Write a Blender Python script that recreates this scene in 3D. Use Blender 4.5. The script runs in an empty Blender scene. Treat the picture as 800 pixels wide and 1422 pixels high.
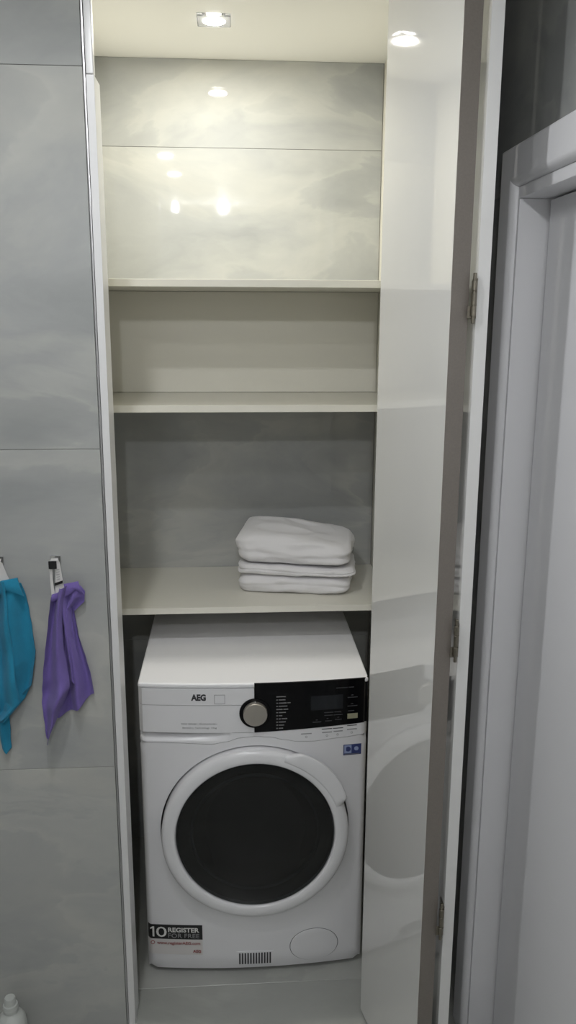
import bpy, bmesh, math, random
from mathutils import Vector, Matrix, noise
random.seed(7)
scene = bpy.context.scene
C = scene.collection
PI = math.pi

# ------------------------------------------------------------------ camera
F_PX = 1170.0
CAM = Vector((0.2486, -1.9915, 1.7575))
PITCH, YAW, ROLL = 0.2283, 0.0678, 0.0043
fw = Vector((math.sin(YAW)*math.cos(PITCH), math.cos(YAW)*math.cos(PITCH), -math.sin(PITCH)))
rt = Vector((math.cos(YAW), -math.sin(YAW), 0))
up = rt.cross(fw)
r2 = rt*math.cos(ROLL) + up*math.sin(ROLL)
u2 = -rt*math.sin(ROLL) + up*math.cos(ROLL)
cd = bpy.data.cameras.new('camera')
cam = bpy.data.objects.new('camera', cd); C.objects.link(cam)
cd.sensor_fit = 'VERTICAL'; cd.sensor_height = 36.0; cd.sensor_width = 36.0
cd.lens = F_PX*36.0/1422.0
cd.clip_start = 0.01
M = Matrix((r2, u2, -fw)).transposed().to_4x4(); M.translation = CAM
cam.matrix_world = M
scene.camera = cam

# ------------------------------------------------------------------ world, exposure
w = bpy.data.worlds.new('world'); scene.world = w; w.use_nodes = True
w.node_tree.nodes['Background'].inputs[0].default_value = (0.8, 0.85, 1, 1)
w.node_tree.nodes['Background'].inputs[1].default_value = 0.004
vs = scene.view_settings
vs.view_transform = 'Standard'; vs.look = 'None'; vs.gamma = 1.0
vs.use_curve_mapping = False
vs.exposure = -0.10

# lamps of the place: position on the ceiling, power, colour (built further down as downlights)
ZC = 2.4622
ROOM_COL = (0.97, 0.98, 1.0)
NICHE_COL = (1.0, 0.965, 0.865)
# (x, y, watts, globe?, label); globe shape made up to throw light sideways too, flush ones shine only downwards
LAMPS = [(-0.031, -0.837, 6.5, False, 'flush round downlight in the room ceiling close to the niche'),
         (-0.025, -1.344, 3.0, False, 'flush round downlight in the room ceiling, second from the niche'),
         (-0.094, -2.491, 2.5, True, 'room ceiling lamp, globe shape made up to throw light sideways, left one of a pair'),
         (0.213, -2.46, 20.0, True, 'room ceiling lamp, globe shape made up to throw light sideways, right one of a pair')]
NICHE_LAMP = (0.2171, 0.285, 6.0, NICHE_COL)

# ------------------------------------------------------------------ materials
MATS = {}
def mat(name, col=(0.8, 0.8, 0.8), rough=0.4, metal=0.0, spec=0.5, coat=0.0, emit=None, estr=0.0, bump=0.0, bscale=200.0, var=0.0, trans=0.0, alpha=1.0, sheen=0.0, ior=1.5):
    m = bpy.data.materials.new(name); m.use_nodes = True
    nt = m.node_tree; b = nt.nodes['Principled BSDF']
    b.inputs['Base Color'].default_value = (*col, 1); b.inputs['Roughness'].default_value = rough
    b.inputs['Metallic'].default_value = metal; b.inputs['Specular IOR Level'].default_value = spec
    b.inputs['Coat Weight'].default_value = coat; b.inputs['Coat Roughness'].default_value = 0.03
    b.inputs['Transmission Weight'].default_value = trans; b.inputs['IOR'].default_value = ior
    b.inputs['Alpha'].default_value = alpha
    b.inputs['Sheen Weight'].default_value = sheen
    if emit:
        b.inputs['Emission Color'].default_value = (*emit, 1); b.inputs['Emission Strength'].default_value = estr
    geo = nt.nodes.new('ShaderNodeNewGeometry')
    n = nt.nodes.new('ShaderNodeTexNoise'); n.inputs['Scale'].default_value = bscale; n.inputs['Detail'].default_value = 3
    nt.links.new(geo.outputs['Position'], n.inputs['Vector'])
    if bump:
        bp = nt.nodes.new('ShaderNodeBump'); bp.inputs['Strength'].default_value = bump; bp.inputs['Distance'].default_value = 0.002
        nt.links.new(n.outputs['Fac'], bp.inputs['Height']); nt.links.new(bp.outputs['Normal'], b.inputs['Normal'])
    if var:
        cr = nt.nodes.new('ShaderNodeValToRGB')
        cr.color_ramp.elements[0].position = 0.3; cr.color_ramp.elements[1].position = 0.7
        cr.color_ramp.elements[0].color = (*[c*(1-var) for c in col], 1); cr.color_ramp.elements[1].color = (*[min(1, c*(1+var)) for c in col], 1)
        nt.links.new(n.outputs['Fac'], cr.inputs['Fac']); nt.links.new(cr.outputs['Color'], b.inputs['Base Color'])
    MATS[m.name] = m
    return m

def marble(name, dark, mid, light, rough=0.08, scale=1.0):
    m = bpy.data.materials.new(name); m.use_nodes = True
    nt = m.node_tree; L = nt.links.new; N = nt.nodes.new
    b = nt.nodes['Principled BSDF']; b.inputs['Roughness'].default_value = rough; b.inputs['Specular IOR Level'].default_value = 0.5
    geo = N('ShaderNodeNewGeometry'); oi = N('ShaderNodeObjectInfo')
    mp = N('ShaderNodeVectorMath'); mp.operation = 'MULTIPLY_ADD'
    comb = N('ShaderNodeCombineXYZ')
    for i in range(3): L(oi.outputs['Random'], comb.inputs[i])
    mp.inputs[1].default_value = (7.3, 5.1, 9.7)
    L(comb.outputs[0], mp.inputs[0]); L(geo.outputs['Position'], mp.inputs[2])
    rot = N('ShaderNodeMapping'); rot.inputs['Rotation'].default_value = (0.2, 0.6, 0.1); rot.inputs['Scale'].default_value = (0.75*scale, 1.0*scale, 1.5*scale)
    L(mp.outputs[0], rot.inputs['Vector'])
    w1 = N('ShaderNodeTexNoise'); w1.inputs['Scale'].default_value = 2.2; w1.inputs['Detail'].default_value = 5; w1.inputs['Distortion'].default_value = 0.7
    L(rot.outputs[0], w1.inputs['Vector'])
    add = N('ShaderNodeVectorMath'); add.operation = 'MULTIPLY_ADD'; add.inputs[1].default_value = (0.55, 0.55, 0.55)
    L(w1.outputs['Color'], add.inputs[0]); L(rot.outputs[0], add.inputs[2])
    w2 = N('ShaderNodeTexNoise'); w2.inputs['Scale'].default_value = 2.0; w2.inputs['Detail'].default_value = 8; w2.inputs['Roughness'].default_value = 0.55
    L(add.outputs[0], w2.inputs['Vector'])
    cr = N('ShaderNodeValToRGB'); e = cr.color_ramp.elements
    e[0].position = 0.28; e[0].color = (*dark, 1); e[1].position = 0.72; e[1].color = (*light, 1)
    k = e.new(0.5); k.color = (*mid, 1)
    L(w2.outputs['Fac'], cr.inputs['Fac'])
    # thin pale cloud rims: where a second noise crosses its middle value
    w3 = N('ShaderNodeTexNoise'); w3.inputs['Scale'].default_value = 1.7; w3.inputs['Detail'].default_value = 6; w3.inputs['Roughness'].default_value = 0.5
    L(add.outputs[0], w3.inputs['Vector'])
    v = N('ShaderNodeValToRGB'); q = v.color_ramp.elements
    q[0].position = 0.40; q[0].color = (0, 0, 0, 1); q[1].position = 0.60; q[1].color = (0, 0, 0, 1)
    a = q.new(0.497); a.color = (1, 1, 1, 1); a2 = q.new(0.516); a2.color = (0.4, 0.4, 0.4, 1)
    L(w3.outputs['Fac'], v.inputs['Fac'])
    mx = N('ShaderNodeMix'); mx.data_type = 'RGBA'; mx.inputs[7].default_value = (min(1, light[0]*1.22), min(1, light[1]*1.22), min(1, light[2]*1.2), 1)
    ml = N('ShaderNodeMath'); ml.operation = 'MULTIPLY'; ml.inputs[1].default_value = 0.38
    L(v.outputs['Color'], ml.inputs[0]); L(ml.outputs[0], mx.inputs[0]); L(cr.outputs['Color'], mx.inputs[6])
    L(mx.outputs[2], b.inputs['Base Color'])
    MATS[name] = m
    return m

marble('wall_tile', (0.285, 0.297, 0.295), (0.36, 0.37, 0.365), (0.45, 0.45, 0.42), 0.028)
marble('floor_tile', (0.29, 0.30, 0.28), (0.34, 0.35, 0.33), (0.39, 0.395, 0.375), 0.25)
mat('grout', (0.52, 0.52, 0.50), 0.8, bump=0.2, bscale=400)
mat('plaster', (0.78, 0.78, 0.76), 0.9, bump=0.05, bscale=300)
mat('ceiling_paint', (0.80, 0.80, 0.78), 0.55, bump=0.03, bscale=200)
mat('melamine', (0.76, 0.745, 0.67), 0.32, bump=0.04, bscale=900)
mat('melamine_edge', (0.72, 0.72, 0.70), 0.35, bump=0.04, bscale=900)
mat('frame_white', (0.70, 0.70, 0.70), 0.28, bump=0.03, bscale=700)
mat('gloss_white', (0.70, 0.70, 0.685), 0.03, coat=0.6, bump=0.0)
mat('leaf_edge', (0.70, 0.70, 0.69), 0.2)
mat('brown_edge', (0.19, 0.17, 0.15), 0.35, bump=0.05, bscale=300, var=0.05)
mat('trim_metal', (0.45, 0.45, 0.46), 0.3, metal=0.8)
mat('steel', (0.24, 0.22, 0.18), 0.3, metal=1.0, var=0.1, bscale=120)
mat('chrome', (0.82, 0.82, 0.82), 0.06, metal=1.0)
mat('black_plastic', (0.012, 0.012, 0.013), 0.25)
mat('appliance_white', (0.76, 0.76, 0.78), 0.22, spec=0.5, coat=0.25, bump=0.015, bscale=500)
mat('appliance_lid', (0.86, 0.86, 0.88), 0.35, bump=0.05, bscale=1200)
mat('panel_black', (0.004, 0.004, 0.005), 0.12, spec=0.2)
mat('display', (0.010, 0.012, 0.016), 0.15)
mat('dial_silver', (0.47, 0.44, 0.40), 0.34, metal=0.7, bump=0.05, bscale=900)
mat('print_dark', (0.03, 0.03, 0.035), 0.5)
mat('print_grey', (0.30, 0.30, 0.31), 0.5)
mat('print_pale', (0.20, 0.20, 0.20), 0.5)
mat('print_white', (0.72, 0.72, 0.70), 0.5)
mat('print_red', (0.34, 0.10, 0.10), 0.5)
mat('button_cream', (0.33, 0.32, 0.22), 0.4)
mat('seam_dark', (0.05, 0.05, 0.055), 0.6)
mat('sticker_white', (0.68, 0.66, 0.65), 0.45)
mat('sticker_black', (0.012, 0.012, 0.013), 0.35)
mat('sticker_blue', (0.035, 0.05, 0.16), 0.3)
mat('sticker_pale_blue', (0.30, 0.36, 0.55), 0.3)
mat('door_glass', (0.20, 0.21, 0.22), 0.0, trans=1.0, ior=1.45, spec=0.5)
mat('bowl_glass', (0.035, 0.040, 0.044), 0.06, coat=1.0)
mat('bowl_rim', (0.16, 0.18, 0.19), 0.12, coat=0.5)
mat('drum_steel', (0.10, 0.10, 0.105), 0.35, metal=0.8)
mat('rubber', (0.03, 0.03, 0.032), 0.6)
mat('terry_white', (0.87, 0.86, 0.88), 0.95, sheen=0.4, bump=0.9, bscale=650)
mat('cloth_purple', (0.170, 0.120, 0.390), 0.9, sheen=0.12, bump=0.7, bscale=900, var=0.12)
mat('cloth_teal', (0.012, 0.235, 0.390), 0.9, sheen=0.1, bump=0.7, bscale=900, var=0.12)
mat('loop_white', (0.62, 0.61, 0.60), 0.7, bump=0.3, bscale=1500)
mat('door_paint', (0.86, 0.86, 0.88), 0.38, bump=0.03, bscale=500)
mat('bottle_white', (0.50, 0.52, 0.50), 0.35)
mat('lamp_glass', (0.85, 0.86, 0.88), 0.05, trans=0.9, ior=1.5)
mat('lens', (1, 1, 1), 0.4, emit=(1, 0.97, 0.90), estr=60.0)
mat('lens_room', (1, 1, 1), 0.4, emit=(1, 0.99, 0.97), estr=45.0)

# ------------------------------------------------------------------ helpers
BASE = {}
def bm_box(lo, hi, bev=0.0, seg=2, bm=None):
    bm = bm or bmesh.new()
    lo, hi = Vector(lo), Vector(hi)
    r = bmesh.ops.create_cube(bm, size=1.0)
    for v in r['verts']:
        v.co = Vector([lo[i] + (v.co[i]+0.5)*(hi[i]-lo[i]) for i in range(3)])
    if bev:
        ed = set(e for v in r['verts'] for e in v.link_edges)
        bmesh.ops.bevel(bm, geom=list(ed), offset=bev, segments=seg, profile=0.5, affect='EDGES')
    return bm
def bm_cyl(p0, p1, r0, r1=None, n=24, bm=None, bev=0.0):
    bm = bm or bmesh.new(); r1 = r0 if r1 is None else r1
    p0, p1 = Vector(p0), Vector(p1); d = (p1-p0)
    q = d.to_track_quat('Z', 'Y').to_matrix()
    A = []; prof = [(r0, 0.0), (r1, d.length)]
    if bev: prof = [(r0-bev, 0.0), (r0, bev), (r1, d.length-bev), (r1-bev, d.length)]
    for r, h in prof:
        A.append([bm.verts.new(p0 + q @ Vector((r*math.cos(2*PI*i/n), r*math.sin(2*PI*i/n), h))) for i in range(n)])
    for a, b in zip(A[:-1], A[1:]):
        for i in range(n): bm.faces.new((a[i], a[(i+1) % n], b[(i+1) % n], b[i]))
    bm.faces.new(A[0][::-1]); bm.faces.new(A[-1])
    return bm
def bm_lathe(prof, origin, axis='Z', n=64, bm=None, closed=False):
    """prof: (radius, height) along the axis from origin."""
    bm = bm or bmesh.new(); o = Vector(origin); rings = []
    for r, h in prof:
        ring = []
        for i in range(n):
            a = 2*PI*i/n; c, s = r*math.cos(a), r*math.sin(a)
            ring.append(bm.verts.new(o + (Vector((c, s, h)) if axis == 'Z' else Vector((c, h, s)))))
        rings.append(ring)
    pairs = list(zip(rings[:-1], rings[1:]))
    if closed: pairs.append((rings[-1], rings[0]))
    for a, b in pairs:
        for i in range(n): bm.faces.new((a[i], a[(i+1) % n], b[(i+1) % n], b[i]))
    if not closed:
        if prof[0][0] > 1e-5: bm.faces.new(rings[0][::-1])
        if prof[-1][0] > 1e-5: bm.faces.new(rings[-1])
    bmesh.ops.remove_doubles(bm, verts=bm.verts, dist=1e-6)
    bmesh.ops.recalc_face_normals(bm, faces=bm.faces)
    return bm
def bm_prism(poly, lo, hi, axis='Z', bm=None, bev=0.0):
    """extrude a 2-D polygon: axis Z -> poly (x,y); axis X -> (y,z); axis Y -> (x,z)."""
    bm = bm or bmesh.new()
    def P(p, h): return Vector((p[0], p[1], h)) if axis == 'Z' else (Vector((h, p[0], p[1])) if axis == 'X' else Vector((p[0], h, p[1])))
    a = [bm.verts.new(P(p, lo)) for p in poly]; b = [bm.verts.new(P(p, hi)) for p in poly]
    n = len(poly)
    fs = [bm.faces.new(a[::-1]), bm.faces.new(b)] + [bm.faces.new((a[i], a[(i+1) % n], b[(i+1) % n], b[i])) for i in range(n)]
    bmesh.ops.recalc_face_normals(bm, faces=fs)
    if bev:
        bmesh.ops.bevel(bm, geom=list(bm.edges), offset=bev, segments=2, profile=0.5, affect='EDGES')
    return bm
def root_of(o):
    while o.parent: o = o.parent
    return o
def obj(name, bm, m, parent=None, smooth=True, angle=35, label=None):
    me = bpy.data.meshes.new(name)
    bmesh.ops.recalc_face_normals(bm, faces=bm.faces)
    bm.to_mesh(me); bm.free()
    o = bpy.data.objects.new(name, me); C.objects.link(o)
    if parent is None:
        xs = [v.co for v in me.vertices]
        lo = Vector([min(v[i] for v in xs) for i in range(3)]); hi = Vector([max(v[i] for v in xs) for i in range(3)])
        base = Vector(((lo.x+hi.x)/2, (lo.y+hi.y)/2, lo.z)); o.location = base
        BASE[o.name] = base
    else:
        base = BASE[root_of(parent).name]; o.parent = parent
    me.transform(Matrix.Translation(-base))
    if smooth:
        me.shade_smooth(); me.set_sharp_from_angle(angle=math.radians(angle))
        if len(me.polygons) < 4000:
            wn_ = o.modifiers.new('weighted_normal', 'WEIGHTED_NORMAL'); wn_.keep_sharp = True; wn_.weight = 100
    me.materials.append(MATS[m])
    if label: o['label'] = label
    return o
def thing(name, label, cat, loc, group=None):
    o = bpy.data.objects.new(name, None); C.objects.link(o); o.location = loc; o.empty_display_size = 0.05
    BASE[o.name] = Vector(loc); o['label'] = label; o['category'] = cat
    if group: o['group'] = group
    return o
def tag(o, label, cat, group=None):
    o['label'] = label; o['category'] = cat
    if group: o['group'] = group
    return o
def struct(name, bm, m, label=None, smooth=True):
    o = obj(name, bm, m, None, smooth); o['kind'] = 'structure'
    if label: o['label'] = label
    return o
def struct_root(name, loc, label=None):
    o = bpy.data.objects.new(name, None); C.objects.link(o); o.location = loc; BASE[o.name] = Vector(loc)
    o['kind'] = 'structure'
    if label: o['label'] = label
    return o
def text_bm(body, x, z, size, mapf, width=None, align='LEFT', off=0.0006, shear=0.0, bold=0.0):
    """flat lettering in the x/z plane, laid on the surface y = mapf(x, z) - off."""
    cu = bpy.data.curves.new('lettering', 'FONT'); cu.body = body; cu.size = size; cu.align_x = align; cu.shear = shear
    cu.offset = bold; cu.resolution_u = 3
    to = bpy.data.objects.new('lettering_curve', cu); C.objects.link(to)
    dg = bpy.context.evaluated_depsgraph_get(); dg.update()
    me = bpy.data.meshes.new_from_object(to.evaluated_get(dg))
    bpy.data.objects.remove(to); bpy.data.curves.remove(cu)
    bm = bmesh.new(); bm.from_mesh(me); bpy.data.meshes.remove(me)
    if width and len(bm.verts):
        x0 = min(v.co.x for v in bm.verts); x1 = max(v.co.x for v in bm.verts); k = width/(x1-x0)
        for v in bm.verts: v.co.x = (v.co.x - x0)*k
    for v in bm.verts:
        X, Z = x+v.co.x, z+v.co.y
        v.co = Vector((X, mapf(X, Z)-off, Z))
    r = bmesh.ops.extrude_face_region(bm, geom=bm.faces[:])
    for g in r['geom']:
        if isinstance(g, bmesh.types.BMVert): g.co.y += 0.0004
    return bm

# ------------------------------------------------------------------ the room
YF, YB = -0.1819, 0.6176            # facade plane, back wall of the niche
XL, XR, XN = -0.0265, 0.825, 0.697  # left edge of the opening, right wall, right wall of the niche
RX0, RY0 = -1.9, -3.3
ROWS = [0.0, 0.7286, 1.4786, 2.2286, ZC]
T, G = 0.008, 0.0004

def tiles_y(parent, x0, x1, y, rows, xs=None, name='tile'):
    """tiles on a wall facing -y; front surface at y"""
    xs = xs or [x0, x1]
    for a, b in zip(xs[:-1], xs[1:]):
        for c, d in zip(rows[:-1], rows[1:]):
            obj(name, bm_box((a+G, y, c+G), (b-G, y+T, d-G), 0.0008, 1), 'wall_tile', parent)
def tiles_x(parent, x, ys, rows, name='tile'):
    """tiles on a wall facing -x; front surface at x"""
    for a, b in zip(ys[:-1], ys[1:]):
        for c, d in zip(rows[:-1], rows[1:]):
            obj(name, bm_box((x, a+G, c+G), (x+T, b-G, d-G), 0.0008, 1), 'wall_tile', parent)

fl = struct('floor', bm_box((RX0-0.1, RY0-0.1, -0.12), (0.98, 0.70, -0.009)), 'grout', 'light grey stone-look tiled floor')
fx = [-1.9, -0.62, 0.873]
fy = [-3.3, -3.06, -2.31, -1.56, -0.81, -0.06, 0.624]
for a, b in zip(fx[:-1], fx[1:]):
    for c, d in zip(fy[:-1], fy[1:]):
        obj('tile', bm_box((a+G, c+G, -0.0095), (b-G, d-G, 0.0), 0.0008, 1), 'floor_tile', fl)
struct('ceiling', bm_box((RX0-0.1, RY0-0.1, ZC), (0.98, 0.70, ZC+0.08)), 'ceiling_paint', 'plain white ceiling running on into the niche')
wf = struct('wall_front', bm_box((RX0-0.1, YF+T, 0), (XL-0.0055, YF+0.085, ZC)), 'grout', 'grey marbled tile wall left of the niche')
tiles_y(wf, RX0, XL-0.0055, YF, ROWS, [RX0, -1.10, XL-0.0055])
wn = struct('wall_niche_right', bm_box((XN, YF+0.004, 0), (0.715, YB+T, ZC)), 'melamine', 'white board closing the right side of the niche')
obj('side_panel_edge', bm_box((XN, YF, 0), (0.715, YF+0.0039, ZC-0.002), 0.001), 'frame_white', wn)
struct('wall_niche_left', bm_box((-0.22, YF+0.086, 0), (-0.135, 0.70, ZC)), 'melamine', 'white left side of the niche')
wb = struct('wall_niche_back', bm_box((-0.135, YB+T, 0), (XR+T, 0.70, ZC)), 'grout', 'polished grey marbled tile wall at the back of the niche')
tiles_y(wb, -0.134, XN-0.001, YB, ROWS)
# right wall with the room door opening
DY0, DY1, DZ = -1.145, -0.277, 1.985
b = bm_box((XR+T, DY1+0.015, 0), (0.98, 0.70, ZC)); bm_box((XR+T, DY0-0.02, DZ+0.015), (0.98, DY1+0.015, ZC), bm=b); bm_box((XR+T, RY0-0.1, 0), (0.98, DY0-0.02, ZC), bm=b)
wr = struct('wall_right', b, 'grout', 'grey marbled tile wall around the white room door')
tiles_x(wr, XR, [DY0-0.02, 0.62], [DZ+0.02, ZC])
tiles_x(wr, XR, [DY1+0.014, 0.62], [0, DZ+0.02])
tiles_x(wr, XR, [RY0, DY0-0.02], ROWS)
wl = struct('wall_left', bm_box((RX0-0.1, RY0-0.1, 0), (RX0, YF, ZC)), 'plaster')
struct('wall_back', bm_box((RX0, RY0-0.1, 0), (0.98, RY0, ZC)), 'plaster')

# trims of the niche opening
struct('trim_1', bm_box((XL-0.0048, YF-0.001, 0), (XL-0.0006, YF+0.02, ZC-0.001), 0.0008), 'trim_metal', 'thin metal tile edge strip beside the niche')
struct('trim_2', bm_box((XL, YF, 0), (-0.0105, -0.107, 2.2140), 0.0012), 'frame_white', 'white lower frame board on the left of the niche')
struct('trim_3', bm_box((XL, YF+0.001, 2.2152), (-0.0110, YF+0.022, ZC-0.0005), 0.0025, 3), 'frame_white', 'short white frame board above the lower one, up to the ceiling')

# ------------------------------------------------------------------ niche shelving
def shelf(z0, z1, label):
    o = tag(obj('shelf', bm_box((-0.134, 0.2254, z0), (XN-0.001, YB-0.001, z1), 0.0012), 'melamine'), label, 'shelf', 'white shelves of the niche')
    return o
shelf(1.829, 1.848, 'white shelf, topmost in the niche, above the plain white back board')
shelf(1.5112, 1.530, 'white empty shelf at the foot of the plain white back board')
shelf(0.955, 0.973, 'white shelf carrying the folded towels above the washing machine')
tag(obj('back_board', bm_box((-0.134, YB-0.006, 1.531), (XN-0.001, YB-0.0005, 1.828), 0.0006), 'melamine'),
    'plain white board closing the back between the two upper shelves', 'panel')

# ------------------------------------------------------------------ folding niche door
LY = -0.502                                   # near end of the folded leaves
d1 = struct_root('door_1', (0.64, -0.34, 0.0), 'white high-gloss folding door of the niche, folded open')
A = Vector((0.5655, -0.1715)); B = Vector((0.2486 + 0.2578*(LY+1.9915), LY))   # left face of the outer leaf
dv = (B-A).normalized(); nv = Vector((-dv.y, dv.x))                             # to the right of the face
if nv.x < 0: nv = -nv
TH = 0.034
H0, H1 = 0.010, 2.445
def leaf_poly(p, q, n, t): return [tuple(p), tuple(q), tuple(q+n*t), tuple(p+n*t)]
l2 = obj('door_leaf', bm_prism(leaf_poly(A, B-dv*0.002, nv, TH), H0, H1, 'Z', bev=0.0012), 'gloss_white', d1, label='glossy white leaf turned towards the shelves')
obj('edge_strip', bm_prism(leaf_poly(B-dv*0.0019, B, nv, TH), H0, H1, 'Z', bev=0.0006), 'brown_edge', l2, label='dull brown edge of the leaf')
X1 = 0.2486 + (0.6785-0.2486)/(1.9915-0.5)*(LY+1.9915)
X2 = 0.2486 + (0.7005-0.2486)/(1.9915-0.5)*(LY+1.9915)
l1 = obj('door_leaf', bm_box((X1, LY+0.002, H0), (X2, YF-0.006, H1), 0.0012), 'gloss_white', d1, label='glossy white leaf standing out from the niche side')
obj('edge_strip', bm_box((X1, LY, H0), (X2, LY+0.0019, H1), 0.0006), 'leaf_edge', l1, label='white edge of the leaf')
E2 = B + nv*TH
def door_hinge(zc):
    kx, ky = (E2.x+X1)/2, LY-0.0035
    h = obj('hinge', bm_cyl((kx, ky, zc-0.043), (kx, ky, zc+0.043), 0.0032, n=14, bev=0.0006), 'steel', d1)
    for z0, z1, r in ((zc-0.030, zc-0.013, 0.0052), (zc-0.011, zc+0.011, 0.0045), (zc+0.013, zc+0.030, 0.0052)):
        obj('knuckle', bm_cyl((kx, ky, z0), (kx, ky, z1), r, n=16, bev=0.0006), 'steel', h)
    obj('hinge_plate', bm_box((E2.x-0.004, LY-0.0022, zc-0.034), (kx, LY-0.0004, zc-0.013), 0.0004, 1), 'steel', h)
    obj('hinge_plate', bm_box((X1-0.0015, LY-0.002, zc-0.034), (X1, LY+0.03, zc+0.034), 0.0004, 1), 'steel', h)
for zc in (1.789, 1.155, 0.535): door_hinge(zc)

# ------------------------------------------------------------------ room door on the right wall
d2 = struct_root('door_2', (0.86, -0.70, 0.0), 'white room door in a moulded white frame')
CXF = 0.803                                     # front of the casing
def casing_profile(a, s):
    # a = outer edge, s = direction towards the opening; returns (across, x)
    pts = [(0, XR-0.0005), (0, CXF+0.004), (0.003, CXF+0.0008), (0.006, CXF), (0.060, CXF), (0.066, CXF+0.0012), (0.071, CXF+0.005), (0.074, CXF+0.010), (0.075, CXF+0.014), (0.0765, XR-0.0005)]
    return [(a+s*p, x) for p, x in pts]
CY0, CY1, CZ1 = DY0-0.078, -0.1935, 2.083
pf = casing_profile(CY1, -1)
pz = casing_profile(CZ1, -1)
def sweep(poly_a, poly_b):
    bm = bmesh.new()
    a = [bm.verts.new(p) for p in poly_a]; b = [bm.verts.new(p) for p in poly_b]; n = len(a)
    bm.faces.new(a[::-1]); bm.faces.new(b)
    for i in range(n): bm.faces.new((a[i], a[(i+1) % n], b[(i+1) % n], b[i]))
    return bm
pn = casing_profile(CY0, 1)
obj('casing', sweep([(x, y, 0.0) for y, x in pf], [(x, y, z) for (y, x), (z, _) in zip(pf, pz)]), 'door_paint', d2)
obj('casing', sweep([(x, y, z) for (y, x), (z, _) in zip(pf, pz)], [(x, y, z) for (y, x), (z, _) in zip(pn, pz)]), 'door_paint', d2)
obj('casing', sweep([(x, y, 0.0) for y, x in pn], [(x, y, z) for (y, x), (z, _) in zip(pn, pz)]), 'door_paint', d2)
JX = 0.818
obj('jamb', bm_box((JX, DY1, 0), (0.96, DY1+0.012, DZ), 0.0015), 'door_paint', d2)
obj('jamb', bm_box((JX, DY0-0.012, 0), (0.96, DY0, DZ), 0.0015), 'door_paint', d2)
obj('head_jamb', bm_box((JX, DY0-0.012, DZ), (0.96, DY1+0.012, DZ+0.0225), 0.0015), 'door_paint', d2)
obj('door_leaf', bm_box((0.876, DY0+0.003, 0.006), (0.916, DY1-0.012, DZ-0.004), 0.002), 'door_paint', d2)

# ------------------------------------------------------------------ washing machine
WX0, WX1, WH, WD = 0.006, 0.592, 0.858, 0.580
WXC, WHW = (WX0+WX1)/2, (WX1-WX0)/2
def yF(x, z):
    u = (x-WXC)/WHW; a = abs(u)
    y = -0.004 - 0.020*(1-u*u)
    if a > 0.955: y += 0.012*((a-0.955)/0.045)**2
    if z < 0.06: y += 0.012*((0.06-max(z, 0.0))/0.06)**2
    return y
wm = thing('washing_machine', 'white front-loading washing machine with a dark round door below the towel shelf', 'washing machine', (WXC, 0.28, 0.0))
# casing: sides, back, base
b = bm_box((WX0, 0.012, 0.014), (WX0+0.006, WD, 0.842), 0.002)
bm_box((WX1-0.006, 0.012, 0.014), (WX1, WD, 0.842), 0.002, bm=b)
bm_box((WX0+0.006, WD-0.006, 0.014), (WX1-0.006, WD, 0.842), 0.001, bm=b)
bm_box((WX0+0.006, 0.012, 0.014), (WX1-0.006, WD-0.006, 0.020), 0.001, bm=b)
obj('body', b, 'appliance_white', wm)
for sx in (WX0+0.05, WX1-0.05):
    for sy in (0.06, WD-0.06):
        obj('foot', bm_cyl((sx, sy, 0.0), (sx, sy, 0.014), 0.018, 0.015, 16), 'rubber', wm)
# lid
b = bm_box((WX0-0.0005, -0.004, 0.8440), (WX1+0.0005, WD, WH), 0.005, 3)
bmesh.ops.subdivide_edges(b, edges=[e for e in b.edges if abs((e.verts[0].co-e.verts[1].co).x) > 0.3], cuts=16, use_grid_fill=True)
for v in b.verts:
    if v.co.y < 0.05:
        u = (v.co.x-WXC)/WHW; v.co.y -= 0.020*(1-min(1, u*u))
obj('lid', b, 'appliance_lid', wm)
# front panel: ring around the door hole, up to the seam below the controls
DC = (0.300, 0.438)
SEAM = [(0.0, 0.695), (0.10, 0.694), (0.19, 0.691), (0.225, 0.697), (0.262, 0.708), (0.30, 0.711), (0.338, 0.708), (0.375, 0.699), (0.41, 0.692), (0.445, 0.690), (0.52, 0.695), (0.60, 0.700)]
def lerp_tab(tab, x):
    for (a, p), (c, q) in zip(tab[:-1], tab[1:]):
        if x <= c:
            t = max(0, (x-a)/(c-a)); t = t*t*(3-2*t); return p+(q-p)*t
    return tab[-1][1]
def seam(x): return lerp_tab(SEAM, x)
ZB = 0.014
NA, NR = 144, 14
bm = bmesh.new(); rings = []
for k in range(NR+1):
    ring = []
    for i in range(NA):
        a = 2*PI*i/NA; c, s = math.cos(a), math.sin(a)
        x0, z0 = DC[0]+0.2485*c, DC[1]+0.2485*s
        # ray to the rectangle
        ts = []
        if c > 1e-6: ts.append((WX1-DC[0])/c)
        if c < -1e-6: ts.append((WX0-DC[0])/c)
        if s > 1e-6: ts.append((0.690-DC[1])/s)
        if s < -1e-6: ts.append((ZB-DC[1])/s)
        t = min(ts); x1, z1 = DC[0]+t*c, DC[1]+t*s
        if s > 0 and z1 > 0.6899: z1 = seam(x1)
        f = k/NR
        x, z = x0+(x1-x0)*f, z0+(z1-z0)*f
        ring.append(bm.verts.new((x, yF(x, z), z)))
    rings.append(ring)
for a, c in zip(rings[:-1], rings[1:]):
    for i in range(NA): bm.faces.new((a[i], a[(i+1) % NA], c[(i+1) % NA], c[i]))
# returns: outer rim back to the body, inner rim into the hole
back = [bm.verts.new((v.co.x, 0.014, v.co.z)) for v in rings[-1]]
inn = [bm.verts.new((v.co.x*0.99+DC[0]*0.01, 0.012, v.co.z*0.99+DC[1]*0.01)) for v in rings[0]]
for i in range(NA):
    j = (i+1) % NA
    bm.faces.new((rings[-1][i], rings[-1][j], back[j], back[i])); bm.faces.new((rings[0][j], rings[0][i], inn[i], inn[j]))
obj('front_panel', bm, 'appliance_white', wm, angle=50)

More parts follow.
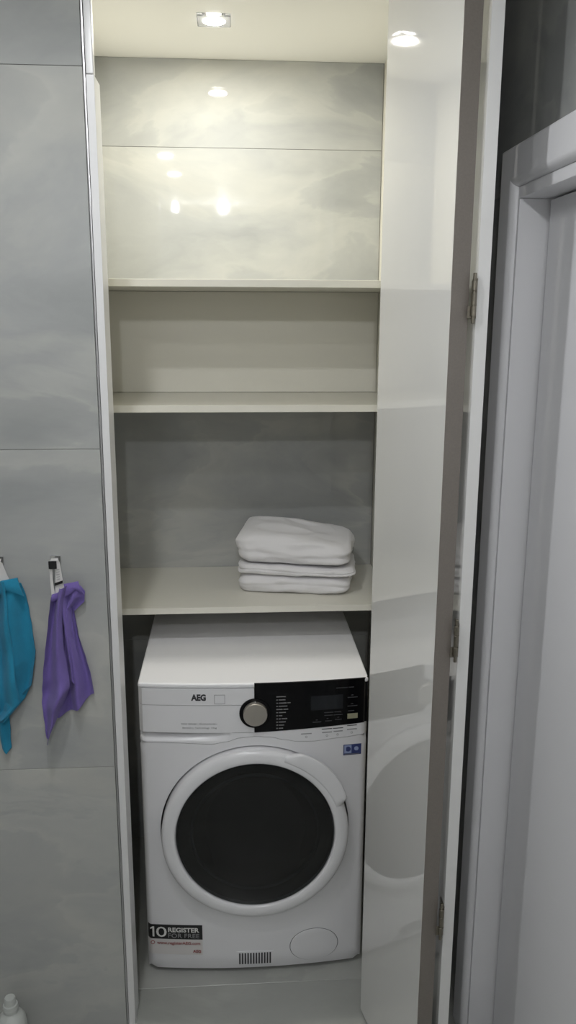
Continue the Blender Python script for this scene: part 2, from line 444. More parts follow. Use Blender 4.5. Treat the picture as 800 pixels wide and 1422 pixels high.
def patch(x0, x1, zlo, zhi, off=0.0, thick=0.02, nx=24, nz=6, bm=None, yfun=None, back=None):
    """a slab lying on the machine's curved front; zlo/zhi numbers or functions of x"""
    bm = bm or bmesh.new(); yfun = yfun or yF
    fl_ = zlo if callable(zlo) else (lambda x: zlo); fh = zhi if callable(zhi) else (lambda x: zhi)
    F, K = [], []
    for i in range(nx+1):
        x = x0+(x1-x0)*i/nx; fr, kr = [], []
        for j in range(nz+1):
            z = fl_(x)+(fh(x)-fl_(x))*j/nz; y = yfun(x, z)-off
            fr.append(bm.verts.new((x, y, z))); kr.append(bm.verts.new((x, (y+thick) if back is None else back, z)))
        F.append(fr); K.append(kr)
    for i in range(nx):
        for j in range(nz):
            bm.faces.new((F[i][j], F[i+1][j], F[i+1][j+1], F[i][j+1])); bm.faces.new((K[i][j], K[i][j+1], K[i+1][j+1], K[i+1][j]))
        bm.faces.new((F[i][0], K[i][0], K[i+1][0], F[i+1][0])); bm.faces.new((F[i][nz], F[i+1][nz], K[i+1][nz], K[i][nz]))
    for j in range(nz):
        bm.faces.new((F[0][j], F[0][j+1], K[0][j+1], K[0][j])); bm.faces.new((F[nx][j], K[nx][j], K[nx][j+1], F[nx][j+1]))
    return bm
# lower fascia strip with the scooped finger grip below the drawer
def y_strip(x, z):
    y = yF(x, z)
    k = max(0.0, 1-(x/0.245)**3) if x < 0.245 else 0.0
    zt = 0.7235
    if z > 0.700: y += 0.030*k*min(1, (z-0.700)/(zt-0.704))**1.3
    return y
def strip_top(x): return 0.7225 if x < 0.299 else 0.7225+0.0105*min(1, (x-0.299)/0.285)
obj('fascia_strip', patch(WX0, WX1, lambda x: seam(x)+0.0016, strip_top, 0.0005, nx=64, nz=14, yfun=y_strip, back=0.03), 'appliance_white', wm, angle=50)
dr = obj('detergent_drawer', patch(WX0, 0.2985, 0.7240, 0.7985, 0.001, nx=30, nz=6, back=0.03), 'appliance_white', wm)
obj('fascia_cover', patch(WX0, 0.2985, 0.7998, 0.8435, 0.001, nx=30, nz=4, back=0.03), 'appliance_white', wm)
obj('drawer_seam', patch(WX0+0.004, 0.2985, 0.7986, 0.7997, -0.0012, nx=30, nz=1, back=0.029), 'seam_dark', dr)
cp = obj('control_panel', patch(0.2990, WX1-0.001, lambda x: strip_top(x)+0.0012, 0.8575, 0.0022, nx=30, nz=6, back=-0.0015), 'panel_black', wm, label='glossy black control panel')
def onp(x, z): return yF(x, z)-0.0022
obj('display', patch(0.443, 0.526, 0.778, 0.8175, 0.0026, thick=0.001, nx=6, nz=2), 'display', cp)
# dial
dl = obj('dial', bm_lathe([(0.0405, 0.010), (0.0405, -0.002), (0.0395, -0.0035), (0.0325, -0.0035), (0.032, -0.004)], (0.301, yF(0.301, .777)-0.0005, 0.777), 'Y', 48), 'panel_black', wm, label='program dial with black surround')
obj('dial_knob', bm_lathe([(0.0305, 0.002), (0.0305, -0.013), (0.0290, -0.0150), (0.0265, -0.0156), (0.0001, -0.0150)], (0.301, yF(.301, .777)-0.004, 0.779), 'Y', 48), 'dial_silver', dl)
obj('dial_mark', bm_box((0.2998, yF(.301, .777)-0.0085, 0.8075), (0.3022, yF(.301, .777)-0.0035, 0.8100), 0.0004, 1), 'print_white', dl)
# lettering
obj('brand_lettering', text_bm('AEG', 0.1395, 0.8135, 0.0225, lambda x, z: yF(x, z)-0.001, width=0.0375, bold=0.0011), 'print_dark', wm)
b = bmesh.new()
for x0, x1, z0, z1 in ((0.198, 0.225, 0.8275, 0.8287), (0.198, 0.225, 0.8035, 0.8047), (0.198, 0.1992, 0.8047, 0.8275), (0.2238, 0.225, 0.8047, 0.8275)):
    patch(x0, x1, z0, z1, 0.0014, 0.0006, 2, 1, bm=b)
obj('square_emblem', b, 'print_grey', wm)
b = text_bm('9000 SERIES | \u00d6KOKOMBI+', 0.113, 0.7465, 0.0058, lambda x, z: yF(x, z)-0.001, width=0.092)
obj('series_lettering', b, 'print_grey', dr)
b = text_bm('SensiDry Technology 10kg', 0.116, 0.7360, 0.0056, lambda x, z: yF(x, z)-0.001, width=0.087)
obj('technology_lettering', b, 'print_grey', dr)
# small unreadable print on the black panel as short strokes
def strokes(name, rows, m, parent, h=0.0032, off=0.0028):
    b = bmesh.new()
    for x, z, ws in rows:
        for wd in ws:
            patch(x, x+wd, z, z+h, off, 0.0005, 2, 1, bm=b); x += wd+0.0022
    return obj(name, b, m, parent)
rows = []
for i, ws in enumerate([(0.024,), (0.004, 0.017), (0.004, 0.020, 0.008), (0.004, 0.022), (0.016, 0.012), (0.004, 0.018), (0.004, 0.009), (0.004, 0.005, 0.014), (0.004, 0.018), (0.004, 0.014), (0.004, 0.011)]):
    rows.append((0.3545, 0.8190-i*0.0087, ws))
strokes('program_list', rows, 'print_pale', cp, 0.0026)
strokes('panel_print', [(0.508, 0.8345, (0.030, 0.014)), (0.538, 0.8065, (0.026,)), (0.547, 0.8125, (0.006,)), (0.538, 0.7825, (0.026,)), (0.547, 0.7885, (0.006,)), (0.540, 0.7690, (0.016,)),
    (0.478, 0.7690, (0.024, 0.018)), (0.478, 0.7610, (0.022, 0.024)), (0.448, 0.7440, (0.022,)), (0.456, 0.7500, (0.005,)), (0.480, 0.7455, (0.018,)), (0.484, 0.7520, (0.005,)), (0.506, 0.7475, (0.018,)), (0.512, 0.7535, (0.005,))], 'seam_dark', cp, 0.0022)
obj('start_button', patch(0.5385, 0.5655, 0.7485, 0.7625, 0.0030, 0.0008, 4, 1), 'button_cream', cp)
strokes('strip_print', [(0.472, 0.7225, (0.027, 0.027)), (0.5385, 0.7270, (0.026,))], 'print_dark', wm, 0.0020, 0.0012)
for x_, z_, w_ in ((0.418, 0.7120, 0.028), (0.473, 0.7125, 0.026), (0.503, 0.7135, 0.024), (0.5385, 0.7160, 0.026)):
    obj('strip_button', patch(x_, x_+w_, z_, z_+0.0028, 0.0012, 0.0005, 2, 1), 'print_grey', wm)
for x, z in ((0.432, 0.7045), (0.486, 0.7045), (0.514, 0.7055), (0.551, 0.7080)):
    obj('icon_print', bm_lathe([(0.0030, 0.0003), (0.0030, 0), (0.0019, 0), (0.0019, 0.0003)], (x, yF(x, z)-0.0012, z), 'Y', 16, closed=True), 'print_grey', wm)
# round door
yc = yF(0.3, 0.438)
dring = obj('door_ring', bm_lathe([(0.2445, 0.010), (0.2445, -0.012), (0.2435, -0.0175), (0.2400, -0.0220), (0.2320, -0.0255), (0.2200, -0.0265), (0.2120, -0.0255), (0.2085, -0.0225), (0.2065, -0.0150), (0.2050, 0.004), (0.2050, 0.02), (0.2445, 0.02)], (DC[0], yc, DC[1]), 'Y', 128, closed=True), 'appliance_white', wm, label='white door ring')
obj('door_glass', bm_lathe([(0.2066, -0.0150), (0.2040, -0.0205), (0.190, -0.0225), (0.14, -0.0240), (0.07, -0.0250), (0.0, -0.0252), (0.0, -0.0212), (0.07, -0.0210), (0.14, -0.0200), (0.190, -0.0185), (0.203, -0.0160)], (DC[0], yc, DC[1]), 'Y', 96, closed=True), 'door_glass', dring, label='dark tinted round glass')
obj('glass_bowl', bm_lathe([(0.2045, -0.006), (0.185, -0.004), (0.172, -0.001), (0.166, 0.004), (0.160, 0.020), (0.150, 0.055), (0.135, 0.080), (0.11, 0.095), (0.07, 0.103), (0.0, 0.105), (0.0, 0.112), (0.08, 0.110), (0.12, 0.102), (0.145, 0.085), (0.158, 0.058), (0.168, 0.022), (0.174, 0.006), (0.2045, 0.001)], (DC[0], yc, DC[1]), 'Y', 80, closed=True), 'bowl_glass', dring)
obj('bowl_rim', bm_lathe([(0.1715, -0.003), (0.1690, -0.0055), (0.1650, -0.0055), (0.1625, -0.003), (0.1630, 0.004), (0.1700, 0.004)], (DC[0], yc, DC[1]), 'Y', 80, closed=True), 'bowl_rim', dring)
obj('drum', bm_lathe([(0.235, 0.055), (0.235, 0.38), (0.0, 0.40), (0.0, 0.405), (0.240, 0.386), (0.240, 0.055)], (DC[0], yc, DC[1]), 'Y', 64, closed=True), 'drum_steel', wm)
obj('door_gasket', bm_lathe([(0.2445, 0.022), (0.2050, 0.022), (0.192, 0.030), (0.180, 0.050), (0.200, 0.056), (0.2445, 0.050)], (DC[0], yc, DC[1]), 'Y', 80, closed=True), 'rubber', wm)
# handle lip on the upper right of the ring
bm = bmesh.new(); sec = []
n = 28
for i in range(n+1):
    t = i/n; a = math.radians(21+50*t)
    e = min(1, t/0.07, (1-t)/0.16); e = max(0, e); e = e*e*(3-2*e)
    ro = 0.2430+(0.0245-0.011*abs(2*t-1)**2)*e; lift = 0.0262+0.0055*e
    pr = [(0.2225, -0.0235), (0.2245, -0.0262), (0.2300, -lift), (ro-0.006, -lift-0.0005), (ro, -lift+0.003), (ro+0.0008, -lift+0.008), (ro-0.004, -lift+0.011), (0.2300, -0.018)]
    sec.append([bm.verts.new((DC[0]+r*math.cos(a), yc+h, DC[1]+r*math.sin(a))) for r, h in pr])
for a, c in zip(sec[:-1], sec[1:]):
    m = len(a)
    for i in range(m): bm.faces.new((a[i], a[(i+1) % m], c[(i+1) % m], c[i]))
bm.faces.new(sec[0]); bm.faces.new(sec[-1][::-1])
obj('door_handle', bm, 'appliance_white', dring, angle=50)
# filter cover, vent, stickers
bm = bmesh.new()
cx_, cz_, rx_, rz_ = 0.459, 0.080, 0.0655, 0.0505
c0 = None; ringp = []
for k, (s, off) in enumerate([(1.0, -0.001), (1.0, 0.0010), (0.985, 0.0022), (0.6, 0.0022), (0.25, 0.0022)]):
    ringp.append([bm.verts.new((cx_+rx_*s*math.cos(2*PI*i/56), yF(cx_+rx_*s*math.cos(2*PI*i/56), cz_+rz_*s*math.sin(2*PI*i/56))-off, cz_+rz_*s*math.sin(2*PI*i/56))) for i in range(56)])
for a, c in zip(ringp[:-1], ringp[1:]):
    for i in range(56): bm.faces.new((a[i], a[(i+1) % 56], c[(i+1) % 56], c[i]))
bm.faces.new(ringp[-1])
fc = obj('filter_cover', bm, 'appliance_white', wm, angle=60)
bm = bmesh.new(); R2 = []
for s, off in ((1.004, 0.0004), (1.022, 0.0004), (1.022, -0.0006), (1.004, -0.0006)):
    R2.append([bm.verts.new((cx_+rx_*s*math.cos(2*PI*i/56), yF(cx_+rx_*s*math.cos(2*PI*i/56), cz_+rz_*s*math.sin(2*PI*i/56))-off, cz_+rz_*s*math.sin(2*PI*i/56))) for i in range(56)])
for k in range(4):
    a, c = R2[k], R2[(k+1) % 4]
    for i in range(56): bm.faces.new((a[i], a[(i+1) % 56], c[(i+1) % 56], c[i]))
obj('cover_gap', bm, 'seam_dark', fc)
vg = obj('vent_grille', patch(0.2475, 0.3475, 0.0250, 0.0720, 0.0012, 0.004, 12, 4), 'appliance_white', wm)
for i in range(12):
    x = 0.2535+i*0.00755
    obj('slot', patch(x, x+0.0044, 0.0300, 0.0670, 0.0017, 0.002, 1, 4), 'seam_dark', vg)
st = obj('sticker', patch(0.008, 0.1555, 0.0635, 0.1560, 0.0006, 0.0008, 40, 4), 'sticker_white', wm, label='white and black registration sticker')
obj('sticker_band', patch(0.008, 0.1555, 0.1120, 0.1565, 0.0011, 0.0006, 40, 3), 'sticker_black', st)
sy = lambda x, z: yF(x, z)-0.0020
b = text_bm('0', 0.0305, 0.1195, 0.0450, sy, width=0.0285)
obj('lettering', b, 'print_white', st)
b = bm_prism([(0.0205, 0.1195), (0.0255, 0.1195), (0.0255, 0.1510), (0.0215, 0.1510), (0.0145, 0.1455), (0.0145, 0.1412), (0.0205, 0.1452)], 0.0, 0.0004, 'Y')
for v in b.verts: v.co.y += sy(v.co.x, v.co.z)-0.0006
obj('lettering', b, 'print_white', st)
obj('lettering', text_bm('REGISTER', 0.0630, 0.1355, 0.0190, sy, width=0.084, bold=0.0006), 'print_white', st)
obj('lettering', text_bm('FOR FREE', 0.0630, 0.1175, 0.0190, sy, width=0.084), 'print_grey', st)
obj('lettering', text_bm('www.registerAEG.com', 0.0320, 0.0965, 0.0125, sy, width=0.117, bold=0.0002), 'print_red', st)
obj('round_icon', bm_lathe([(0.0058, 0.0004), (0.0058, 0), (0.0040, 0), (0.0040, 0.0004)], (0.0205, yF(0.0205, .1)-0.0014, 0.1000), 'Y', 20, closed=True), 'print_red', st)
obj('lettering', text_bm('AEG', 0.1290, 0.0715, 0.0125, sy, width=0.0220, bold=0.0003), 'print_red', st)
es = obj('sticker', patch(0.5300, 0.5775, 0.6440, 0.6740, 0.0006, 0.0008, 6, 2), 'sticker_blue', wm, label='small dark blue sticker')
obj('sticker_field', patch(0.5325, 0.5515, 0.6495, 0.6720, 0.0010, 0.0006, 3, 1), 'sticker_pale_blue', es)
obj('sticker_emblem', bm_lathe([(0.0070, 0.0004), (0.0070, 0), (0.0001, 0)], (0.5425, yF(.5425, .661)-0.0016, 0.6615), 'Y', 20), 'sticker_blue', es)
obj('sticker_emblem', bm_lathe([(0.0058, 0.0004), (0.0058, 0), (0.0001, 0)], (0.5645, yF(.5645, .661)-0.0014, 0.6615), 'Y', 20), 'sticker_pale_blue', es)
strokes('sticker_print', [(0.533, 0.6460, (0.040,))], 'print_pale', es, 0.0014, 0.0012)

# ------------------------------------------------------------------ folded white towels
def smooth(t): t = max(0.0, min(1.0, t)); return t*t*(3-2*t)
def folded_towel(name, label, cx, cy, z0, wdt, dep, hgt, rz, seed, top_fun, bot_fun, layers, wrinkle=0.0):
    """soft folded slab: rounded sides, wavy top and bottom, fold creases round the edge"""
    bm = bmesh.new(); NX, NY, NZ = 60, 40, 18
    r = hgt*0.48
    V = {}
    def pt(u, v, s):
        # u,v in [-1,1] across/deep, s in [0,1] up : start from a box, round the edge with a superellipse on height
        hz = 2*s-1
        k = (1-abs(hz)**2.6)**(1/2.6) if abs(hz) < 1 else 0.0
        ins = r*(1-k)
        hx, hy = wdt/2-ins, dep/2-ins
        # rounded plan corners
        x, y = u*hx, v*hy
        rc = 0.035
        dx, dy = abs(x)-(hx-rc), abs(y)-(hy-rc)
        if dx > 0 and dy > 0:
            d = math.hypot(dx, dy)
            m = max(dx, dy)
            if d > 1e-9:
                x = math.copysign(hx-rc+dx*m/d, x); y = math.copysign(hy-rc+dy*m/d, y)
        z = s*hgt
        side = max(abs(u), abs(v))
        if side > 0.93:
            for zl, dpt in layers:
                g = dpt*math.exp(-((s-zl-0.05*math.sin(3*u+seed))/0.05)**2)
                x *= 1-g/(wdt/2); y *= 1-g/(dep/2)
        tz = top_fun(u, v); bz = bot_fun(u, v)
        z = bz + (hgt+tz-bz)*s if True else z
        p = Vector((x, y, z))
        q = p*14+Vector((seed*3.1, seed, 0))
        nn = noise.noise_vector(q)*0.0045 + noise.noise_vector(p*38+Vector((seed, 0, seed)))*0.0020
        edge = min(1, (1-abs(2*s-1))*4)
        nn *= 0.25+0.75*edge
        wr_ = noise.noise(Vector((p.x*16+seed, p.y*9, p.z*45+seed)))
        nn += Vector((p.x/wdt, p.y/dep, 0))*(0.016*wr_*edge)
        if wrinkle and s > 0.5:
            rg = 1-abs(noise.noise(Vector((p.x*7+p.y*5+seed, p.y*13-p.x*3, seed))))*2
            nn.z += wrinkle*(s-0.5)*2*(rg-0.7)*min(1, (1-side)*5)
        return p+nn
    def gv(i, j, k):
        if (i, j, k) not in V:
            p = pt(2*i/NX-1, 2*j/NY-1, k/NZ)
            c, s_ = math.cos(rz), math.sin(rz)
            V[(i, j, k)] = bm.verts.new((cx+c*p.x-s_*p.y, cy+s_*p.x+c*p.y, z0+max(p.z, 0.0005)))
        return V[(i, j, k)]
    for i in range(NX):
        for j in range(NY):
            bm.faces.new((gv(i, j, NZ), gv(i+1, j, NZ), gv(i+1, j+1, NZ), gv(i, j+1, NZ)))
            bm.faces.new((gv(i, j, 0), gv(i, j+1, 0), gv(i+1, j+1, 0), gv(i+1, j, 0)))
    for k in range(NZ):
        for i in range(NX):
            bm.faces.new((gv(i, 0, k), gv(i+1, 0, k), gv(i+1, 0, k+1), gv(i, 0, k+1)))
            bm.faces.new((gv(i, NY, k), gv(i, NY, k+1), gv(i+1, NY, k+1), gv(i+1, NY, k)))
        for j in range(NY):
            bm.faces.new((gv(0, j, k), gv(0, j, k+1), gv(0, j+1, k+1), gv(0, j+1, k)))
            bm.faces.new((gv(NX, j, k), gv(NX, j+1, k), gv(NX, j+1, k+1), gv(NX, j, k+1)))
    return tag(obj(name, bm, 'terry_white', None, True, 80), label, 'towel', 'folded white towels on the shelf')
RZ = -math.radians(9)
folded_towel('folded_towel', 'thick folded white towel at the bottom of the pile on the shelf', 0.438, 0.428, 0.973, 0.325, 0.215, 0.056, RZ, 1.0,
    lambda u, v: -0.0025-0.0025*math.sin(2.2*u+0.5), lambda u, v: 0.0, [(0.5, 0.002)])
folded_towel('folded_towel', 'thin folded white towel between the two thicker ones', 0.441, 0.428, 1.0285, 0.340, 0.225, 0.030, RZ, 2.3,
    lambda u, v: -0.003-0.003*math.sin(2.0*u+0.3), lambda u, v: 0.001, [(0.5, 0.003)])
folded_towel('folded_towel', 'plump folded white towel on top of the pile', 0.438, 0.431, 1.0580, 0.335, 0.230, 0.088, RZ, 4.1,
    lambda u, v: 0.004*math.cos(2.4*u+0.6)-0.013*u+0.004*v, lambda u, v: 0.001-0.002*math.sin(2.0*u+0.3), [(0.38, 0.004)], 0.012)

# ------------------------------------------------------------------ hooks and hanging cloths
def hook(x, z, label):
    t = thing('towel_hook', label, 'hook', (x, YF-0.02, z), 'square towel hooks on the tiled wall')
    obj('base_plate', bm_box((x-0.011, YF-0.007, z-0.011), (x+0.011, YF-0.0004, z+0.011), 0.001), 'chrome', t)
    obj('hook_arm', bm_box((x-0.006, YF-0.038, z-0.006), (x+0.006, YF-0.006, z+0.006), 0.0008), 'chrome', t)
    obj('end_cap', bm_box((x-0.0085, YF-0.042, z-0.0085), (x+0.0085, YF-0.0375, z+0.0085), 0.0008), 'black_plastic', t, label='square black end of the hook')
    return t
def strip(rows, thick, bm=None):
    """rows: list of (x_left, x_right, y_left, y_right, z_left, z_right) from top to bottom -> closed ribbon"""
    bm = bm or bmesh.new(); f, k = [], []
    for xl, xr, yl, yr, zl, zr in rows:
        f.append((bm.verts.new((xl, yl, zl)), bm.verts.new((xr, yr, zr))))
        k.append((bm.verts.new((xl, yl+thick, zl)), bm.verts.new((xr, yr+thick, zr))))
    n = len(rows)
    for i in range(n-1):
        bm.faces.new((f[i][0], f[i+1][0], f[i+1][1], f[i][1])); bm.faces.new((k[i][0], k[i][1], k[i+1][1], k[i+1][0]))
        bm.faces.new((f[i][0], k[i][0], k[i+1][0], f[i+1][0])); bm.faces.new((f[i][1], f[i+1][1], k[i+1][1], k[i][1]))
    bm.faces.new((f[0][0], f[0][1], k[0][1], k[0][0])); bm.faces.new((f[-1][0], k[-1][0], k[-1][1], f[-1][1]))
    return bm
def interp(tab, s):
    for (a, p), (c, q) in zip(tab[:-1], tab[1:]):
        if s <= c: return p+(q-p)*(s-a)/(c-a)
    return tab[-1][1]
def cloth_sheet(top, left, right, bottom, yfun, nx=40, nz=70, thick=0.0022, seed=0.0, bm=None):
    """top(t), bottom(t): z; left(s), right(s): x tables; yfun(t, s): distance in front of the wall"""
    bm = bm or bmesh.new(); F, K = [], []
    for j in range(nz+1):
        s = j/nz; fr, kr = [], []
        for i in range(nx+1):
            t = i/nx
            x = interp(left, s)*(1-t)+interp(right, s)*t
            z = interp(top, t)*(1-s)+interp(bottom, t)*s
            p = Vector((x*30+seed, z*12, seed))
            d = yfun(t, s)+0.0025*noise.noise(p)+0.0010*noise.noise(p*3.1)
            d = max(d, 0.0035)
            x += 0.0012*noise.noise(Vector((z*40, seed+t, 1.0)))
            fr.append(bm.verts.new((x, YF-d, z))); kr.append(bm.verts.new((x, YF-d+thick, z)))
        F.append(fr); K.append(kr)
    for j in range(nz):
        for i in range(nx):
            bm.faces.new((F[j][i], F[j+1][i], F[j+1][i+1], F[j][i+1])); bm.faces.new((K[j][i], K[j][i+1], K[j+1][i+1], K[j+1][i]))
        bm.faces.new((F[j][0], K[j][0], K[j+1][0], F[j+1][0])); bm.faces.new((F[j][nx], F[j+1][nx], K[j+1][nx], K[j][nx]))
    for i in range(nx):
        bm.faces.new((F[0][i], F[0][i+1], K[0][i+1], K[0][i])); bm.faces.new((F[nz][i], K[nz][i], K[nz][i+1], F[nz][i+1]))
    return bm
HX, HZ = -0.1385, 1.2340
hook(HX, HZ, 'small chrome wall hook with black end holding the purple cloth')
hook(-0.2610, 1.2340, 'small chrome wall hook with black end holding the teal cloth')
# purple cloth
pc = thing('hanging_cloth', 'purple microfibre cloth hanging by its white loop from a wall hook', 'cloth', (-0.125, YF-0.03, 0.815))
b = cloth_sheet([(0, 1.163), (0.3, 1.184), (0.62, 1.187), (0.85, 1.180), (1, 1.166)],
    [(0, -0.136), (0.2, -0.140), (1, -0.150)], [(0, -0.077), (0.10, -0.080), (0.20, -0.104), (0.45, -0.096), (0.8, -0.074), (1, -0.068)],
    [(0, 0.870), (0.35, 0.880), (0.55, 0.888), (1, 0.925)],
    lambda t, s: 0.018+0.012*math.sin(11.5*t+0.2+1.2*s)*smooth(s*4)+0.006*smooth(1-s*5)*math.sin(PI*t), seed=1.0)
# front fold, pulled to a point at the lower left
cloth_sheet([(0, 1.160), (0.5, 1.178), (1, 1.186)],
    [(0, -0.147), (0.12, -0.154), (0.45, -0.172), (0.65, -0.181), (0.75, -0.184), (0.88, -0.181), (1, -0.177)],
    [(0, -0.112), (0.10, -0.122), (0.25, -0.127), (0.42, -0.127), (0.62, -0.119), (0.68, -0.118), (0.80, -0.136), (1, -0.168)],
    [(0, 0.822), (0.5, 0.813), (1, 0.834)],
    lambda t, s: 0.034+0.014*math.sin(6.4*t+2.9+0.8*s)+0.010*smooth((s-0.45)*3)*math.sin(2.6*t)+0.006*smooth((s-0.55)*6)*math.sin(15*s+5*t)+0.004*math.sin(26*s+4*t)*smooth((s-0.55)*5), seed=4.0, bm=b)
# middle pleat
cloth_sheet([(0, 1.172), (1, 1.180)], [(0, -0.132), (0.3, -0.126), (1, -0.118)], [(0, -0.108), (0.3, -0.108), (1, -0.090)], [(0, 0.960), (1, 0.930)],
    lambda t, s: 0.026+0.009*math.sin(5*t+0.4)-0.008*smooth((s-0.4)*2), nx=14, seed=7.0, bm=b)
# rolled-over top hem
cloth_sheet([(0, 1.166), (0.45, 1.186), (1, 1.190)], [(0, -0.145), (1, -0.146)], [(0, -0.090), (1, -0.079)], [(0, 1.148), (0.5, 1.160), (0.75, 1.172), (1, 1.160)],
    lambda t, s: 0.035+0.004*math.sin(PI*s)-0.012*t, nx=24, nz=10, thick=0.004, seed=9.0, bm=b)
obj('cloth', b, 'cloth_purple', pc, True, 70)
b = strip([(HX-0.006, HX-0.0005, YF-0.030, YF-0.030, HZ+0.0085, HZ+0.0085), (HX-0.0085, HX-0.002, YF-0.034, YF-0.034, HZ+0.004, HZ+0.004),
    (HX-0.0085, HX-0.003, YF-0.034, YF-0.034, 1.200, 1.200), (HX-0.007, HX+0.001, YF-0.036, YF-0.036, 1.160, 1.160)], 0.0010)
strip([(HX-0.006, HX+0.008, YF-0.022, YF-0.022, HZ+0.0092, HZ+0.0092), (HX-0.004, HX+0.012, YF-0.036, YF-0.036, HZ+0.0085, HZ+0.0085), (HX+0.004, HX+0.0135, YF-0.0365, YF-0.030, HZ+0.002, HZ+0.002),
    (HX+0.003, HX+0.0165, YF-0.034, YF-0.030, 1.205, 1.205), (HX+0.001, HX+0.021, YF-0.036, YF-0.032, 1.165, 1.172)], 0.0010, bm=b)
obj('loop', b, 'loop_white', pc, True, 40, label='white ribbon loop')
b = bmesh.new()
for i in range(5):
    z = 1.222-i*0.0055
    strip([(HX+0.006, HX+0.0125, YF-0.0368, YF-0.0340, z, z+0.0012), (HX+0.006, HX+0.0125, YF-0.0368, YF-0.0340, z-0.0012, z)], 0.0005, bm=b)
obj('care_print', b, 'print_grey', pc)
obj('woven_tag', strip([(HX+0.0015, HX+0.0185, YF-0.0385, YF-0.036, 1.1925, 1.1975), (HX+0.0015, HX+0.0185, YF-0.0385, YF-0.036, 1.1865, 1.1915)], 0.001), 'black_plastic', pc, label='small black tag')
# teal cloth
tc = thing('hanging_cloth', 'teal microfibre cloth hanging from a wall hook', 'cloth', (-0.265, YF-0.03, 0.78))
b = cloth_sheet([(0, 1.165), (0.35, 1.190), (0.7, 1.198), (1, 1.188)],
    [(0, -0.300), (0.2, -0.315), (0.6, -0.335), (1, -0.325)], [(0, -0.212), (0.12, -0.206), (0.3, -0.201), (0.62, -0.193), (0.8, -0.201), (0.93, -0.206), (1, -0.226)],
    [(0, 0.90), (0.3, 0.85), (0.45, 0.862), (0.6, 0.870), (0.85, 0.893), (1, 0.930)],
    lambda t, s: 0.022+0.014*math.sin(11*t+0.4+0.8*s)*smooth(s*3+0.2)+0.005*smooth((s-0.6)*3)*math.sin(12*s+3*t), seed=12.0)
cloth_sheet([(0, 1.170), (0.5, 1.192), (1, 1.200)], [(0, -0.290), (0.3, -0.305), (1, -0.318)], [(0, -0.243), (0.2, -0.240), (0.5, -0.236), (0.8, -0.231), (0.9, -0.229), (1, -0.262)],
    [(0, 0.84), (0.6, 0.868), (1, 0.880)],
    lambda t, s: 0.035+0.012*math.sin(8*t+0.2+0.6*s)+0.004*math.sin(16*s+3*t), seed=15.0, bm=b)
cloth_sheet([(0, 0.99), (1, 1.00)], [(0, -0.300), (1, -0.283)], [(0, -0.262), (1, -0.263)], [(0, 0.790), (0.5, 0.778), (1, 0.790)],
    lambda t, s: 0.014+0.005*math.sin(4*t), nx=16, nz=40, seed=18.0, bm=b)
cloth_sheet([(0, 1.178), (0.5, 1.198), (1, 1.202)], [(0, -0.285), (1, -0.290)], [(0, -0.218), (1, -0.207)], [(0, 1.150), (0.6, 1.176), (1, 1.160)],
    lambda t, s: 0.042+0.003*math.sin(PI*s)-0.014*t, nx=24, nz=10, thick=0.004, seed=21.0, bm=b)
obj('cloth', b, 'cloth_teal', tc, True, 70)
hx = -0.2610
b = strip([(hx-0.004, hx+0.010, YF-0.022, YF-0.022, HZ+0.0092, HZ+0.0092), (hx-0.003, hx+0.012, YF-0.036, YF-0.036, HZ+0.0085, HZ+0.0085), (hx+0.002, hx+0.014, YF-0.0365, YF-0.030, HZ+0.002, HZ+0.002),
    (hx+0.003, hx+0.022, YF-0.034, YF-0.028, 1.206, 1.208), (hx+0.002, hx+0.030, YF-0.030, YF-0.026, 1.180, 1.190)], 0.0010)
obj('loop', b, 'loop_white', tc, True, 40, label='white ribbon loop')

# ------------------------------------------------------------------ bottle on the floor
bx, by = -0.300, -0.262
bt = thing('bottle', 'pale plastic bottle with a round white cap on the floor by the tiled wall', 'bottle', (bx, by, 0.0))
obj('bottle_body', bm_lathe([(0.030, 0.0), (0.034, 0.004), (0.035, 0.02), (0.035, 0.100), (0.033, 0.118), (0.026, 0.130), (0.016, 0.137), (0.014, 0.142), (0.0001, 0.142)], (bx+0.008, by, 0.0), 'Z', 40), 'bottle_white', bt)
cp_ = obj('cap', bm_lathe([(0.0155, 0.1405), (0.0175, 0.142), (0.0175, 0.158), (0.0165, 0.160), (0.0135, 0.1605), (0.0130, 0.174), (0.0115, 0.178), (0.0001, 0.179)], (bx+0.008, by, 0.0), 'Z', 40), 'bottle_white', bt)
obj('cap_rib', bm_lathe([(0.0176, 0.147), (0.0182, 0.148), (0.0182, 0.150), (0.0176, 0.151)], (bx+0.008, by, 0.0), 'Z', 40), 'bottle_white', cp_)

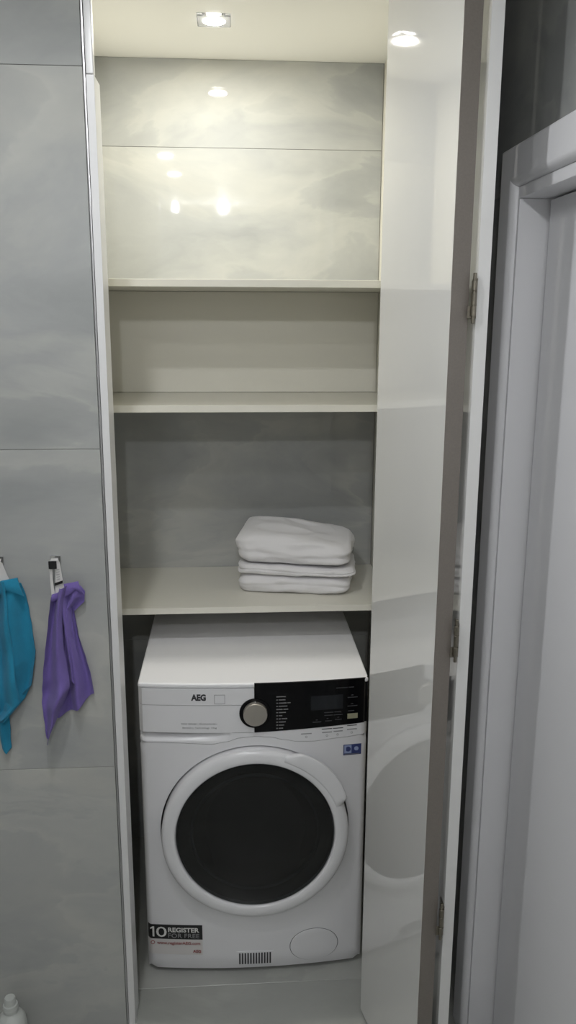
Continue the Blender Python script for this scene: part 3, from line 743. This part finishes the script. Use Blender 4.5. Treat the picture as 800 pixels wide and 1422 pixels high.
# ------------------------------------------------------------------ lamps
def downlight(x, y, power, col, label, square, group=None, globe=False):
    t = thing('ceiling_downlight', label, 'lamp', (x, y, ZC-0.012), group)
    if square:
        # square clear glass plate around the round bulb
        b = bmesh.new(); s = 0.041
        R = []
        for zz, k in ((ZC-0.0005, 0.80), (ZC-0.0005, 1.0), (ZC-0.005, 1.0), (ZC-0.007, 0.94)):
            R.append([b.verts.new((x+s*k*a, y+s*k*c, zz)) for a, c in ((-1, -1), (1, -1), (1, 1), (-1, 1))])
        hole = [[b.verts.new((x+0.028*math.cos(2*PI*(i+0.5)/32-PI*0.75), y+0.028*math.sin(2*PI*(i+0.5)/32-PI*0.75), zz)) for i in range(32)] for zz in (ZC-0.007, ZC-0.0005)]
        for p, q in zip(R[:-1], R[1:]):
            for i in range(4): b.faces.new((p[i], p[(i+1) % 4], q[(i+1) % 4], q[i]))
        for ring, hl in ((R[3], hole[0]), (R[0], hole[1])):
            for i in range(4):
                seg = [hl[(i*8+k) % 32] for k in range(9)]
                b.faces.new([ring[i], ring[(i+1) % 4]] + seg[::-1])
        for i in range(32): b.faces.new((hole[0][i], hole[0][(i+1) % 32], hole[1][(i+1) % 32], hole[1][i]))
        obj('glass_plate', b, 'lamp_glass', t, False)
        obj('bulb', bm_lathe([(0.0275, ZC-0.001), (0.0275, ZC-0.006), (0.024, ZC-0.008), (0.014, ZC-0.009), (0.0001, ZC-0.0095)], (x, y, 0), 'Z', 32), 'lens', t)
        zl = ZC-0.0105; rad = 0.056
    else:
        obj('trim_ring', bm_lathe([(0.045, ZC-0.0005), (0.045, ZC-0.004), (0.042, ZC-0.006), (0.034, ZC-0.006), (0.032, ZC-0.0005)], (x, y, 0), 'Z', 40, closed=True), 'chrome', t)
        pr_ = [(0.0315, ZC-0.001), (0.0315, ZC-0.003), (0.0001, ZC-0.0035)]
        if globe: pr_ = [(0.016, ZC-0.001)] + [(max(0.0001, 0.021*math.sin(a_)), ZC-0.038-0.021*math.cos(a_)) for a_ in [PI-0.75-i*(PI-0.75)/14 for i in range(15)]]
        obj('bulb', bm_lathe(pr_, (x, y, 0), 'Z', 32), 'lens_room' if not globe else mat('lens_globe', (1, 1, 1), 0.4, emit=col, estr=power/(PI*4*PI*0.021**2)).name, t)
        zl = ZC-0.0065; rad = 0.06
    if globe: return t            # the glowing globe itself gives the light
    ld = bpy.data.lights.new('lamp_light', 'AREA'); ld.shape = 'DISK'; ld.size = rad
    ld.energy = power; ld.color = col
    lo = bpy.data.objects.new('lamp_light', ld); C.objects.link(lo); lo.parent = t; lo.location = Vector((x, y, zl))-BASE[t.name]
    return t
downlight(*NICHE_LAMP, 'square glass downlight glowing in the ceiling of the niche', True)
for x, y, p, globe, lab in LAMPS:
    downlight(x, y, p, ROOM_COL, lab, False, None, globe)
